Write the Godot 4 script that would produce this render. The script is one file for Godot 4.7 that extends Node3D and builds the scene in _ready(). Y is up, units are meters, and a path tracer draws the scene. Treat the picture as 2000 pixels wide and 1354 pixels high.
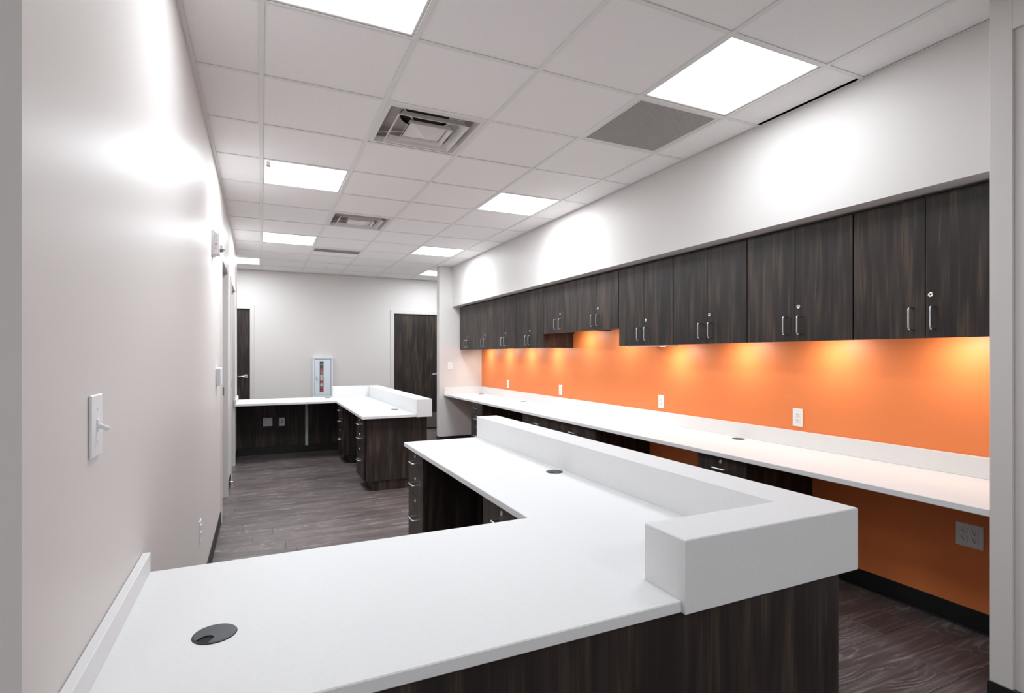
extends Node3D
# A clinic nurse station. Plan coordinates: x to the right, d into the room (Godot z = -d), y up from the floor, metres.

const CEIL := 2.743
const WL := -0.300        # face of the left wall
const WR := 3.21          # face of the orange wall
const BULK := 2.715       # face of the bulkhead over the cabinets
const CABX := 2.82        # face of the upper cabinet doors
const ENDD := 8.03        # face of the end wall
const BACKD := 9.65       # face of the back wall
const TX := 0.61
const TD := 0.6177
const D0 := 1.689
const ORD := ["first", "second", "third", "fourth", "fifth", "sixth", "seventh", "eighth", "ninth", "tenth"]

var rng := RandomNumberGenerator.new()
var used := {}
var M := {}
var handle_mesh: Mesh
var lock_mesh: Mesh
var key_mesh: Mesh
var grommet_parts := []
var mesh_cache := {}

# ---------------------------------------------------------------- helpers
func numbered(called: String) -> String:
	if not used.has(called):
		used[called] = 0
		return called
	used[called] += 1
	return "%s_%03d" % [called, used[called]]

func pt(x: float, y: float, d: float) -> Vector3:
	return Vector3(x, y, -d)

func thing(called: String, label: String, category: String, at: Vector3, group := "") -> Node3D:
	var o := Node3D.new()
	o.name = numbered(called)
	add_child(o)
	o.position = at
	o.set_meta("label", label)
	o.set_meta("category", category)
	if group:
		o.set_meta("group", group)
	return o

func setting(called: String, at := Vector3.ZERO) -> Node3D:
	var o := Node3D.new()
	o.name = called
	add_child(o)
	o.position = at
	o.set_meta("kind", "structure")
	return o

func put(parent: Node3D, called: String, mesh: Mesh, mat: Material, at: Vector3, basis := Basis()) -> MeshInstance3D:
	# at is in the room's coordinates; the part is placed relative to its thing
	var o := MeshInstance3D.new()
	o.name = called
	o.mesh = mesh
	o.material_override = mat
	o.cast_shadow = GeometryInstance3D.SHADOW_CASTING_SETTING_ON
	parent.add_child(o, true)
	var base := Vector3.ZERO
	var p: Node = parent
	while p is Node3D and p != self:
		base += (p as Node3D).position
		p = p.get_parent()
	o.transform = Transform3D(basis, at - base)
	return o

# a chamfered box, centred, with texture coordinates in metres; grain is the axis along which v runs
func box_mesh(s: Vector3, c := 0.0015, grain := 1, off := Vector2.ZERO) -> ArrayMesh:
	var key := "%.4f,%.4f,%.4f,%.4f,%d,%.3f,%.3f" % [s.x, s.y, s.z, c, grain, off.x, off.y]
	if mesh_cache.has(key):
		return mesh_cache[key]
	c = minf(c, minf(s.x, minf(s.y, s.z)) * 0.3)
	var st := SurfaceTool.new()
	st.begin(Mesh.PRIMITIVE_TRIANGLES)
	var h := s * 0.5
	var quads := []
	for a in 3:
		var b := (a + 1) % 3
		var e := (a + 2) % 3
		for sg in [-1.0, 1.0]:
			var q := []
			for k in [[-1, -1], [1, -1], [1, 1], [-1, 1]]:
				var v := Vector3.ZERO
				v[a] = sg * h[a]
				v[b] = k[0] * (h[b] - c)
				v[e] = k[1] * (h[e] - c)
				q.append(v)
			quads.append(q)
	for a in 3:                       # edges along axis a
		var b := (a + 1) % 3
		var e := (a + 2) % 3
		for sb in [-1.0, 1.0]:
			for se in [-1.0, 1.0]:
				var q := []
				for k in [[-1, 0], [1, 0], [1, 1], [-1, 1]]:
					var v := Vector3.ZERO
					v[a] = k[0] * (h[a] - c)
					v[b] = sb * (h[b] - (0.0 if k[1] == 0 else c))
					v[e] = se * (h[e] - (c if k[1] == 0 else 0.0))
					q.append(v)
				quads.append(q)
	for sx in [-1.0, 1.0]:
		for sy in [-1.0, 1.0]:
			for sz in [-1.0, 1.0]:
				quads.append([Vector3(sx * h.x, sy * (h.y - c), sz * (h.z - c)), Vector3(sx * (h.x - c), sy * h.y, sz * (h.z - c)), Vector3(sx * (h.x - c), sy * (h.y - c), sz * h.z)])
	for q in quads:
		face(st, q, grain, off)
	var m := st.commit()
	mesh_cache[key] = m
	return m

# a flat convex polygon about the origin side, wound so that it faces away from ref
func face(st: SurfaceTool, q: Array, grain := 1, off := Vector2.ZERO, ref := Vector3.ZERO) -> void:
	var n: Vector3 = (q[1] - q[0]).cross(q[2] - q[0])
	if n.length() < 1e-12:
		return
	n = n.normalized()
	var mid: Vector3 = Vector3.ZERO
	for v in q:
		mid += v
	mid /= q.size()
	var pts := q.duplicate()
	if n.dot(mid - ref) < 0.0:
		n = -n
	else:
		pts.reverse()                 # clockwise seen from outside
	flat(st, pts, n, grain, off)

func flat(st: SurfaceTool, pts: Array, n: Vector3, grain := 1, off := Vector2.ZERO) -> void:
	var an := n.abs()
	var ax := 0
	if an.y >= an.x and an.y >= an.z:
		ax = 1
	elif an.z >= an.x:
		ax = 2
	var along := grain if ax != grain else (2 if ax == 1 else 0 if ax == 2 else 2)
	var across := 3 - ax - along
	for k in range(1, pts.size() - 1):
		for v in [pts[0], pts[k], pts[k + 1]]:
			st.set_normal(n)
			st.set_uv(Vector2(v[across] + off.x, v[along] + off.y))
			st.add_vertex(v)

func bx(parent: Node3D, called: String, x0: float, x1: float, y0: float, y1: float, d0: float, d1: float, mat: Material, c := 0.0015, grain := 1, off := Vector2.ZERO) -> MeshInstance3D:
	var s := Vector3(absf(x1 - x0), absf(y1 - y0), absf(d1 - d0))
	return put(parent, called, box_mesh(s, c, grain, off), mat, pt((x0 + x1) * 0.5, (y0 + y1) * 0.5, (d0 + d1) * 0.5))

func wood_off() -> Vector2:
	return Vector2(rng.randf_range(0.0, 1.0), rng.randf_range(0.0, 2.0))

# a prism: outline poly in a plane; axis "y": (x, d) extruded in y; "x": (d, y) extruded in x; "d": (x, y) extruded in d. Chamfered at both ends.
func prism(poly: PackedVector2Array, axis: String, a0: float, a1: float, c: float, origin: Vector3, grain := 1) -> ArrayMesh:
	var st := SurfaceTool.new()
	st.begin(Mesh.PRIMITIVE_TRIANGLES)
	var p := poly.duplicate()
	if Geometry2D.is_polygon_clockwise(p):
		p.reverse()
	var n := p.size()
	var inner := PackedVector2Array()
	for i in n:                       # mitred inset by c
		var e0 := (p[i] - p[(i + n - 1) % n]).normalized()
		var e1 := (p[(i + 1) % n] - p[i]).normalized()
		var n0 := Vector2(-e0.y, e0.x)
		var n1 := Vector2(-e1.y, e1.x)
		inner.append(p[i] + (n0 + n1) * (c / maxf(1.0 + n0.dot(n1), 0.2)))
	var m := func(v: Vector2, a: float) -> Vector3:
		if axis == "y":
			return pt(v.x, a, v.y) - origin
		if axis == "x":
			return pt(a, v.y, v.x) - origin
		return pt(v.x, v.y, a) - origin
	for i in n:
		var j := (i + 1) % n
		var out2 := Vector2((p[j] - p[i]).y, -(p[j] - p[i]).x).normalized()
		var mid3: Vector3 = m.call((p[i] + p[j]) * 0.5, (a0 + a1) * 0.5)
		var inside: Vector3 = m.call((p[i] + p[j]) * 0.5 - out2 * 0.02, (a0 + a1) * 0.5)
		face(st, [m.call(p[i], a0 + c), m.call(p[j], a0 + c), m.call(p[j], a1 - c), m.call(p[i], a1 - c)], grain, Vector2.ZERO, inside)
		if c > 0.0:
			for k in 2:
				var ao := a1 - c if k == 1 else a0 + c
				var ai := a1 if k == 1 else a0
				face(st, [m.call(p[i], ao), m.call(p[j], ao), m.call(inner[j], ai), m.call(inner[i], ai)], grain, Vector2.ZERO, inside)
	var tri := Geometry2D.triangulate_polygon(inner)
	var up: Vector3 = m.call(Vector2.ZERO, 1.0) - m.call(Vector2.ZERO, 0.0)
	for k in range(0, tri.size(), 3):
		var a := inner[tri[k]]
		var b := inner[tri[k + 1]]
		var d := inner[tri[k + 2]]
		face(st, [m.call(a, a1), m.call(b, a1), m.call(d, a1)], grain, Vector2.ZERO, m.call(a, (a0 + a1) * 0.5))
		face(st, [m.call(a, a0), m.call(b, a0), m.call(d, a0)], grain, Vector2.ZERO, m.call(a, (a0 + a1) * 0.5))
	return st.commit()

# a lathed shape about the y axis, profile of (radius, height)
func lathe(profile: Array, sides := 24) -> ArrayMesh:
	var st := SurfaceTool.new()
	st.begin(Mesh.PRIMITIVE_TRIANGLES)
	for i in profile.size() - 1:
		var a: Vector2 = profile[i]
		var b: Vector2 = profile[i + 1]
		var t := (b - a).normalized()
		var nr := Vector2(t.y, -t.x)
		for k in sides:
			var f0 := TAU * k / sides
			var f1 := TAU * (k + 1) / sides
			var q := [[a, f0], [a, f1], [b, f1], [b, f0]]
			var v := []
			for e in q:
				v.append(Vector3(e[0].x * cos(e[1]), e[0].y, e[0].x * sin(e[1])))
			for tr in [[0, 1, 2], [0, 2, 3]]:
				for w in tr:
					var ang: float = q[w][1]
					st.set_normal(Vector3(nr.x * cos(ang), nr.y, nr.x * sin(ang)).normalized())
					st.set_uv(Vector2(ang / TAU, v[w].y))
					st.add_vertex(v[w])
	return st.commit()

# a round tube along a path
func tube(path: Array, r: float, sides := 10) -> ArrayMesh:
	var st := SurfaceTool.new()
	st.begin(Mesh.PRIMITIVE_TRIANGLES)
	var rings := []
	var up := Vector3(0.13, 0.21, 0.97).normalized()
	for i in path.size():
		var t: Vector3 = (path[mini(i + 1, path.size() - 1)] - path[maxi(i - 1, 0)]).normalized()
		var a := up.cross(t).normalized()
		var b := t.cross(a)
		up = b if absf(b.dot(up)) > 0.1 else up
		var ring := []
		for k in sides:
			var f := TAU * k / sides
			ring.append([path[i] + (a * cos(f) + b * sin(f)) * r, a * cos(f) + b * sin(f)])
		rings.append(ring)
	for i in path.size() - 1:
		for k in sides:
			var k2 := (k + 1) % sides
			var q := [rings[i][k], rings[i][k2], rings[i + 1][k2], rings[i + 1][k]]
			for w in [0, 2, 1, 0, 3, 2]:
				st.set_normal(q[w][1])
				st.set_uv(Vector2(float(k) / sides, float(i)))
				st.add_vertex(q[w][0])
	for e in [0, path.size() - 1]:
		var nn: Vector3 = (path[0] - path[1]).normalized() if e == 0 else (path[-1] - path[-2]).normalized()
		var q := []
		for k in sides:
			q.append(rings[e][k][0])
		face(st, q, 1, Vector2.ZERO, path[e] - nn)
	return st.commit()

# a pull handle: bar along y, standing out along +z
func make_handle(length: float, out: float, r: float) -> ArrayMesh:
	var p := []
	var h := length * 0.5
	var b := 0.012
	p.append(Vector3(0, -h, 0))
	p.append(Vector3(0, -h, out - b))
	for k in range(1, 6):
		var f := PI * 0.5 * k / 6.0
		p.append(Vector3(0, -h + b - b * cos(f), out - b + b * sin(f)))
	p.append(Vector3(0, -h + b, out))
	p.append(Vector3(0, h - b, out))
	for k in range(1, 6):
		var f := PI * 0.5 * k / 6.0
		p.append(Vector3(0, h - b + b * sin(f), out - b + b * cos(f)))
	p.append(Vector3(0, h, out - b))
	p.append(Vector3(0, h, 0))
	return tube(p, r)

# ---------------------------------------------------------------- materials
func mat(color: Color, rough := 0.5, metal := 0.0) -> StandardMaterial3D:
	var m := StandardMaterial3D.new()
	m.albedo_color = color
	m.roughness = rough
	m.metallic = metal
	return m

func c8(r: int, g: int, b: int) -> Color:
	return Color(r / 255.0, g / 255.0, b / 255.0)

func noise(seed_: int, octaves := 3) -> FastNoiseLite:
	var n := FastNoiseLite.new()
	n.seed = seed_
	n.noise_type = FastNoiseLite.TYPE_SIMPLEX_SMOOTH
	n.frequency = 1.0
	n.fractal_type = FastNoiseLite.FRACTAL_FBM
	n.fractal_octaves = octaves
	return n

# dark stained laminate: one tile is 1 m across and 2 m along the grain, and wraps across
func wood_image() -> Image:
	var w := 1024
	var h := 768
	var im := Image.create(w, h, true, Image.FORMAT_RGB8)
	var n1 := noise(3, 2)
	var n2 := noise(11, 2)
	var n3 := noise(29, 2)
	var dark := Vector3(0.155, 0.132, 0.124)
	var mid := Vector3(0.248, 0.211, 0.192)
	var tan_ := Vector3(0.372, 0.300, 0.244)
	for y in h:
		var v := 2.0 * y / h
		var vb := minf(1.0, v / 0.25) if v < 0.25 else 1.0
		for x in w:
			var a := TAU * x / w
			var cx := cos(a)
			var sx := sin(a)
			var coarse := lerpf(n1.get_noise_3d(cx * 1.3, sx * 1.3, (v + 2.0) * 0.9), n1.get_noise_3d(cx * 1.3, sx * 1.3, v * 0.9), vb)
			var bend := coarse * 0.10
			var cb := cos(a + bend)
			var sb := sin(a + bend)
			var med := lerpf(n2.get_noise_3d(cb * 3.6, sb * 3.6, (v + 2.0) * 1.7), n2.get_noise_3d(cb * 3.6, sb * 3.6, v * 1.7), vb)
			var fine := lerpf(n3.get_noise_3d(cb * 17.0, sb * 17.0, (v + 2.0) * 2.6), n3.get_noise_3d(cb * 17.0, sb * 17.0, v * 2.6), vb)
			var t := clampf(0.5 + 0.8 * coarse + 0.75 * med + 0.35 * fine, 0.0, 1.0)
			var c := dark.lerp(mid, t)
			var s := clampf((med * 0.8 + 0.75 * fine + 0.3 * coarse - 0.25) * 2.2, 0.0, 1.0)
			c = c.lerp(tan_, s * 0.52)
			im.set_pixel(x, y, Color(c.x, c.y, c.z))
	im.generate_mipmaps()
	return im

# limed grey-brown vinyl plank: u runs across (0.8 m), v along the grain (2.4 m)
func plank_image() -> Image:
	var w := 768
	var h := 1536
	var im := Image.create(w, h, true, Image.FORMAT_RGB8)
	var n1 := noise(5, 3)
	var n2 := noise(17, 2)
	var n3 := noise(41, 2)
	var base := Vector3(0.455, 0.410, 0.405)
	var low := Vector3(0.325, 0.286, 0.280)
	var high := Vector3(0.69, 0.65, 0.64)
	for y in h:
		var v := 2.4 * y / h
		for x in w:
			var u := 0.8 * x / w
			var swirl := n1.get_noise_2d(u * 4.0, v * 0.9)
			var rings := sin((u * 18.0 + swirl * 5.0) * TAU)
			var streak := n2.get_noise_2d(u * 42.0, v * 2.2)
			var fine := n3.get_noise_2d(u * 190.0 + swirl * 6.0, v * 4.0)
			var t := 0.5 + 0.55 * swirl + 0.35 * streak
			var c := low.lerp(base, clampf(t, 0.0, 1.0))
			var line := pow(clampf(0.5 + 0.5 * rings, 0.0, 1.0), 6.0) * clampf(0.30 + n2.get_noise_2d(u * 7.0 + 30.0, v * 1.6) * 1.6 + fine * 0.35, 0.0, 1.0)
			c = c.lerp(high, clampf(line * 0.62 + maxf(0.0, streak - 0.1) * 0.5 + fine * 0.08, 0.0, 0.75))
			im.set_pixel(x, y, Color(c.x, c.y, c.z))
	im.generate_mipmaps()
	return im

func speckle_image(base: Vector3, amount: float, seed_: int, size := 512) -> Image:
	var im := Image.create(size, size, true, Image.FORMAT_RGB8)
	var r := RandomNumberGenerator.new()
	r.seed = seed_
	var n := noise(seed_ + 1, 3)
	for y in size:
		for x in size:
			var k := 1.0 + (r.randf() - 0.5) * amount + n.get_noise_2d(x * 0.04, y * 0.04) * amount * 0.35
			if r.randf() < 0.006:
				k -= amount * 1.5
			im.set_pixel(x, y, Color(base.x * k, base.y * k, base.z * k))
	im.generate_mipmaps()
	return im

# fine roller stipple of wall paint, as a normal map
func stipple_normal() -> ImageTexture:
	var n := noise(77, 3)
	n.frequency = 0.09
	var im := n.get_seamless_image(256, 256)
	im.convert(Image.FORMAT_RGBA8)
	im.bump_map_to_normal_map(1.2)
	return ImageTexture.create_from_image(im)

func make_materials() -> void:
	var wood := mat(Color.WHITE, 0.42)
	wood.albedo_texture = ImageTexture.create_from_image(wood_image())
	wood.uv1_scale = Vector3(1.0, 0.5, 1.0)
	wood.metallic_specular = 0.38
	M.wood = wood
	var plank := mat(Color.WHITE, 0.33)
	plank.albedo_texture = ImageTexture.create_from_image(plank_image())
	plank.uv1_scale = Vector3(1.0 / 0.8, 1.0 / 2.4, 1.0)
	M.plank = plank
	var stip := stipple_normal()
	var wall := mat(c8(219, 214, 211), 0.40)
	wall.normal_enabled = true
	wall.normal_texture = stip
	wall.normal_scale = 0.06
	wall.uv1_triplanar = true
	wall.uv1_world_triplanar = true
	wall.uv1_scale = Vector3(4, 4, 4)
	wall.metallic_specular = 0.11
	M.wall = wall
	var orange := mat(c8(236, 133, 73), 0.5)
	orange.normal_enabled = true
	orange.normal_texture = stip
	orange.normal_scale = 0.06
	orange.uv1_triplanar = true
	orange.uv1_world_triplanar = true
	orange.uv1_scale = Vector3(4, 4, 4)
	M.orange = orange
	var quartz := mat(Color.WHITE, 0.55)
	quartz.metallic_specular = 0.3
	quartz.albedo_texture = ImageTexture.create_from_image(speckle_image(Vector3(0.895, 0.894, 0.894), 0.022, 5))
	quartz.uv1_triplanar = true
	quartz.uv1_world_triplanar = true
	quartz.uv1_scale = Vector3(2.5, 2.5, 2.5)
	M.quartz = quartz
	var tile := mat(Color.WHITE, 0.9)
	tile.albedo_texture = ImageTexture.create_from_image(speckle_image(Vector3(0.962, 0.952, 0.95), 0.025, 9))
	tile.uv1_triplanar = true
	tile.uv1_world_triplanar = true
	tile.uv1_scale = Vector3(2.2, 2.2, 2.2)
	M.tile = tile
	M.grid = mat(c8(230, 230, 228), 0.45)
	M.white_metal = mat(c8(226, 222, 219), 0.4)
	M.trim = mat(c8(214, 209, 206), 0.35)
	M.base = mat(c8(22, 21, 22), 0.5)
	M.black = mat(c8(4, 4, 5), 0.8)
	M.grommet = mat(c8(24, 28, 34), 0.45)
	M.steel = mat(c8(205, 206, 210), 0.28, 1.0)
	M.brass = mat(c8(214, 205, 190), 0.3, 1.0)
	M.plastic = mat(c8(236, 237, 239), 0.35)
	M.grey_plastic = mat(c8(150, 150, 152), 0.5)
	M.bracket = mat(c8(196, 205, 203), 0.45)
	M.duct = mat(c8(120, 116, 114), 0.5, 0.4)
	M.pan = mat(c8(205, 200, 197), 0.5)
	M.grille_grey = mat(c8(138, 128, 126), 0.5)
	M.steel_white = mat(c8(222, 228, 235), 0.3)
	M.core = mat(c8(210, 205, 202), 0.6)
	M.red = mat(c8(200, 8, 14), 0.35)
	M.red_print = mat(c8(205, 18, 24), 0.5)
	M.green = mat(c8(70, 130, 60), 0.5)
	M.paper = mat(c8(214, 218, 226), 0.6)
	M.plate = mat(c8(160, 156, 152), 0.35, 1.0)
	M.deck = mat(c8(60, 60, 60), 0.9)
	M.concrete = mat(c8(90, 88, 86), 0.9)
	var glass := mat(Color(0.9, 0.95, 0.95, 0.05), 0.03)
	glass.transparency = BaseMaterial3D.TRANSPARENCY_ALPHA
	M.glass = glass
	var lens := mat(c8(250, 250, 250), 0.5)
	lens.emission_enabled = true
	lens.emission = Color(1.0, 1.0, 1.0)
	lens.emission_energy_multiplier = 1.6
	M.lens = lens
	var led := mat(c8(250, 246, 236), 0.5)
	led.emission_enabled = true
	led.emission = Color(1.0, 0.93, 0.82)
	led.emission_energy_multiplier = 3.0
	M.led = led

# ---------------------------------------------------------------- light, camera
func view_and_light() -> void:
	var f := 1049.754
	var cam := Camera3D.new()
	cam.name = "camera"
	cam.projection = Camera3D.PROJECTION_FRUSTUM
	cam.keep_aspect = Camera3D.KEEP_HEIGHT
	cam.near = 0.05
	cam.far = 60.0
	cam.size = 0.05 * 1354.0 / f
	cam.frustum_offset = Vector2(0.0, 0.05 * (693.95 - 677.0) / f)
	add_child(cam)
	cam.position = Vector3(0, 1.366, 0)
	cam.rotation.y = -0.4366
	cam.current = true
	var we := WorldEnvironment.new()
	we.name = "environment"
	var e := Environment.new()
	e.background_mode = Environment.BG_COLOR
	e.background_color = Color(0.02, 0.02, 0.02)
	e.tonemap_mode = Environment.TONE_MAPPER_LINEAR
	e.tonemap_exposure = 1.22
	e.sdfgi_enabled = true
	e.ssao_enabled = true
	e.ssil_enabled = true
	we.environment = e
	add_child(we)

const PANEL_ENERGY := 2.5
const LOBBY_ENERGY := 2.2
const LED_ENERGY := 0.155

func troffer(col: int, row: int, label: String, energy := PANEL_ENERGY) -> Node3D:
	var x0 := col * TX + 0.012
	var x1 := x0 + TX - 0.024
	var d0 := D0 + row * TD + 0.012
	var d1 := d0 + TD - 0.024
	var t := thing("ceiling_light", label, "ceiling light", pt((x0 + x1) / 2, CEIL, (d0 + d1) / 2), "square ceiling light panels")
	bx(t, "housing", x0, x1, CEIL + 0.02, CEIL + 0.1, d0, d1, M.white_metal)
	var w := 0.012
	bx(t, "frame", x0, x1, CEIL + 0.004, CEIL + 0.02, d0, d0 + w, M.white_metal)
	bx(t, "frame", x0, x1, CEIL + 0.004, CEIL + 0.02, d1 - w, d1, M.white_metal)
	bx(t, "frame", x0, x0 + w, CEIL + 0.004, CEIL + 0.02, d0 + w, d1 - w, M.white_metal)
	bx(t, "frame", x1 - w, x1, CEIL + 0.004, CEIL + 0.02, d0 + w, d1 - w, M.white_metal)
	bx(t, "diffuser", x0 + w, x1 - w, CEIL + 0.008, CEIL + 0.02, d0 + w, d1 - w, M.lens)
	var l := AreaLight3D.new()
	l.name = "panel_light"
	l.area_size = Vector2(x1 - x0 - 0.03, d1 - d0 - 0.03)
	l.light_color = Color(0.945, 0.975, 1.0)
	l.light_energy = energy
	l.area_range = 14.0
	l.area_attenuation = 2.0
	l.shadow_enabled = true
	t.add_child(l)
	l.position = Vector3(0, 0.002, 0)
	l.rotation.x = -PI / 2
	return t

# ---------------------------------------------------------------- the setting
func build_shell() -> void:
	# sub-floor and planks running across the room
	var fl := setting("floor")
	bx(fl, "subfloor", -2.45, 4.75, -0.12, -0.006, -2.75, 9.8, M.concrete, 0.0)
	rng.seed = 21
	var pw := 0.1785
	var pl := 1.22
	var row := 0
	var meshes := []
	for k in 10:
		meshes.append(box_mesh(Vector3(pl - 0.0012, 0.006, pw - 0.0012), 0.0008, 0, Vector2(rng.randf() * 0.8, rng.randf() * 2.4)))
	var d := 0.9 - 0.1785 * 3
	while d < 9.65:
		var x := -0.35 - rng.randf() * pl
		while x < 3.25:
			var x1 := x + pl
			# one plank; shorter at the walls of the long room
			var a := maxf(x, -0.40)
			var b := minf(x1, 3.22)
			if b - a > 0.05:
				var me: Mesh = meshes[rng.randi() % 10] if (a == x and b == x1) else box_mesh(Vector3(b - a - 0.0012, 0.006, pw - 0.0012), 0.0008, 0, Vector2(rng.randf() * 0.8, rng.randf() * 2.4))
				put(fl, "plank", me, M.plank, pt((a + b) / 2, -0.003, d + pw / 2))
			x = x1
		d += pw
		row += 1
	bx(fl, "lobby_covering", -2.3, 2.6, -0.006, 0.0, -2.6, 0.9 - 0.1785 * 3, M.plank, 0.0, 0)
	bx(fl, "corridor_covering", -2.3, -0.40, -0.006, 0.0, 0.9, 9.65, M.plank, 0.0, 0)
	bx(fl, "corridor_covering", 3.22, 4.6, -0.006, 0.0, 1.0, 9.65, M.plank, 0.0, 0)

	# left wall with two doorways
	var top := CEIL + 0.002
	var hd := 2.165
	var wl := setting("wall_left")
	var poly := PackedVector2Array([Vector2(0.96, 0), Vector2(4.99, 0), Vector2(4.99, hd), Vector2(5.84, hd), Vector2(5.84, 0), Vector2(6.5, 0), Vector2(6.5, hd), Vector2(7.45, hd), Vector2(7.45, 0), Vector2(8.25, 0), Vector2(8.25, top), Vector2(0.96, top)])
	put(wl, "wall_panel", prism(poly, "x", WL - 0.12, WL, 0.0, Vector3.ZERO), M.wall, Vector3.ZERO)
	bx(wl, "wall_panel", -2.3, WL - 0.12, 0, top, 8.13, 8.25, M.wall, 0.0)
	bx(wl, "wall_panel", -2.42, -2.3, 0, top, 8.13, 9.77, M.wall, 0.0)
	var wf := setting("wall_front")
	bx(wf, "wall_panel", -2.3, WL - 0.12, 0, top, 0.96, 1.08, M.wall, 0.0)
	bx(wf, "wall_panel", -2.42, -2.3, 0, top, -2.72, 1.02, M.wall, 0.0)
	bx(wf, "wall_panel", -2.3, 2.6, 0, top, -2.72, -2.6, M.wall, 0.0)
	# back wall with two doorways
	var wb := setting("wall_back")
	var bh := 2.128
	poly = PackedVector2Array([Vector2(-2.3, 0), Vector2(-1.066, 0), Vector2(-1.066, bh), Vector2(-0.151, bh), Vector2(-0.151, 0), Vector2(2.149, 0), Vector2(2.149, bh), Vector2(3.064, bh), Vector2(3.064, 0), Vector2(4.6, 0), Vector2(4.6, top), Vector2(-2.3, top)])
	put(wb, "wall_panel", prism(poly, "d", BACKD, BACKD + 0.12, 0.0, Vector3.ZERO), M.wall, Vector3.ZERO)
	# right side: orange wall, bulkhead above the cabinets, end wall, near wall with a shallow recess
	var wr := setting("wall_right")
	bx(wr, "orange_panel", WR, WR + 0.12, 0, 2.3, 1.11, ENDD, M.orange, 0.0)
	bx(wr, "bulkhead", BULK, WR + 0.12, 2.124, top, 1.11, ENDD, M.wall, 0.0)
	var we := setting("wall_end")
	bx(we, "wall_panel", 2.503, 4.6, 0, top, ENDD, ENDD + 0.13, M.wall, 0.002)
	bx(we, "wall_panel", 4.6, 4.72, 0, top, ENDD, 9.77, M.wall, 0.0)
	var wn := setting("wall_near")
	bx(wn, "wall_panel", 2.582, WR + 0.12, 0, top, -2.72, 1.11, M.wall, 0.0)
	bx(wn, "corner_strip", 2.57, 2.582, 0, top, 1.04, 1.11, M.wall, 0.001)
	bx(wn, "head_strip", 2.57, 2.582, 2.597, top, -2.6, 1.04, M.wall, 0.001)

	# rubber base
	var bh2 := 0.102
	var b1 := setting("baseboard_left")
	bx(b1, "base_strip", WL, WL + 0.006, 0, bh2, 1.80, 4.93, M.base)
	bx(b1, "base_strip", WL, WL + 0.006, 0, bh2, 5.90, 6.44, M.base)
	bx(b1, "base_strip", WL, WL + 0.006, 0, bh2, 7.51, 8.25, M.base)
	var b2 := setting("baseboard_right")
	bx(b2, "base_strip", WR - 0.006, WR, 0, bh2, 1.11, ENDD - 0.006, M.base)
	bx(b2, "base_toe", WR - 0.018, WR - 0.006, 0, 0.008, 1.11, ENDD - 0.006, M.base, 0.003)
	bx(b2, "base_strip", 2.503, WR, 0, bh2, ENDD - 0.006, ENDD, M.base)
	bx(b2, "base_strip", 2.497, 2.503, 0, bh2, ENDD - 0.006, ENDD + 0.13, M.base)
	bx(b2, "base_strip", 2.564, 2.57, 0, bh2, 1.04, 1.116, M.base)
	bx(b2, "base_strip", 2.564, 2.582, 0, bh2, -2.6, 1.04, M.base)
	bx(b2, "base_strip", 2.57, WR - 0.02, 0, bh2, 1.11, 1.116, M.base)
	var b3 := setting("baseboard_back")
	bx(b3, "base_strip", -0.09, 2.09, 0, bh2, BACKD - 0.006, BACKD, M.base)
	bx(b3, "base_strip", -2.3, -1.13, 0, bh2, BACKD - 0.006, BACKD, M.base)
	bx(b3, "base_strip", 3.13, 4.6, 0, bh2, BACKD - 0.006, BACKD, M.base)

	build_ceiling()
	build_doors()

var lit_cells := {}

func build_ceiling() -> void:
	var ce := setting("ceiling")
	bx(ce, "deck", -2.5, 4.8, 3.05, 3.15, -2.9, 9.9, M.deck, 0.0)
	for c in range(-4, 8):
		var x := c * TX
		if x > -2.4 and x < 4.7:
			bx(ce, "main_runner", x - 0.012, x + 0.012, CEIL, CEIL + 0.004, -2.72, 9.76, M.grid, 0.0006)
	for r in range(-7, 14):
		var d := D0 + r * TD
		bx(ce, "cross_tee", -2.42, 4.7, CEIL + 0.0008, CEIL + 0.004, d - 0.012, d + 0.012, M.grid, 0.0006)
	var full := box_mesh(Vector3(TX - 0.006, 0.016, TD - 0.006), 0.003)
	rng.seed = 77
	for c in range(-4, 8):
		for r in range(-7, 13):
			if lit_cells.has(Vector2i(c, r)):
				continue
			var x := (c + 0.5) * TX
			var d := D0 + (r + 0.5) * TD
			var lift := rng.randf_range(0.0, 0.0012)
			if c == 4 and r == 0:
				# cut short here, so that a dark gap is left along the wall
				bx(ce, "ceiling_tile", 4 * TX + 0.003, BULK - 0.022, CEIL + 0.004, CEIL + 0.02, d - TD / 2 + 0.003, d + TD / 2 - 0.003, M.tile, 0.003)
				continue
			put(ce, "ceiling_tile", full, M.tile, pt(x, CEIL + 0.012 + lift, d))
	# wall angle round the edge
	bx(ce, "wall_angle", WL, WL + 0.02, CEIL - 0.002, CEIL + 0.001, 0.9, 8.25, M.grid, 0.0006)
	bx(ce, "wall_angle", BULK - 0.008, BULK, CEIL - 0.002, CEIL + 0.001, 1.11, ENDD, M.grid, 0.0006)
	bx(ce, "wall_angle", -2.3, 4.6, CEIL - 0.002, CEIL + 0.001, BACKD - 0.02, BACKD, M.grid, 0.0006)
	bx(ce, "wall_angle", 2.503, BULK, CEIL - 0.002, CEIL + 0.001, ENDD - 0.012, ENDD, M.grid, 0.0006)

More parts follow.
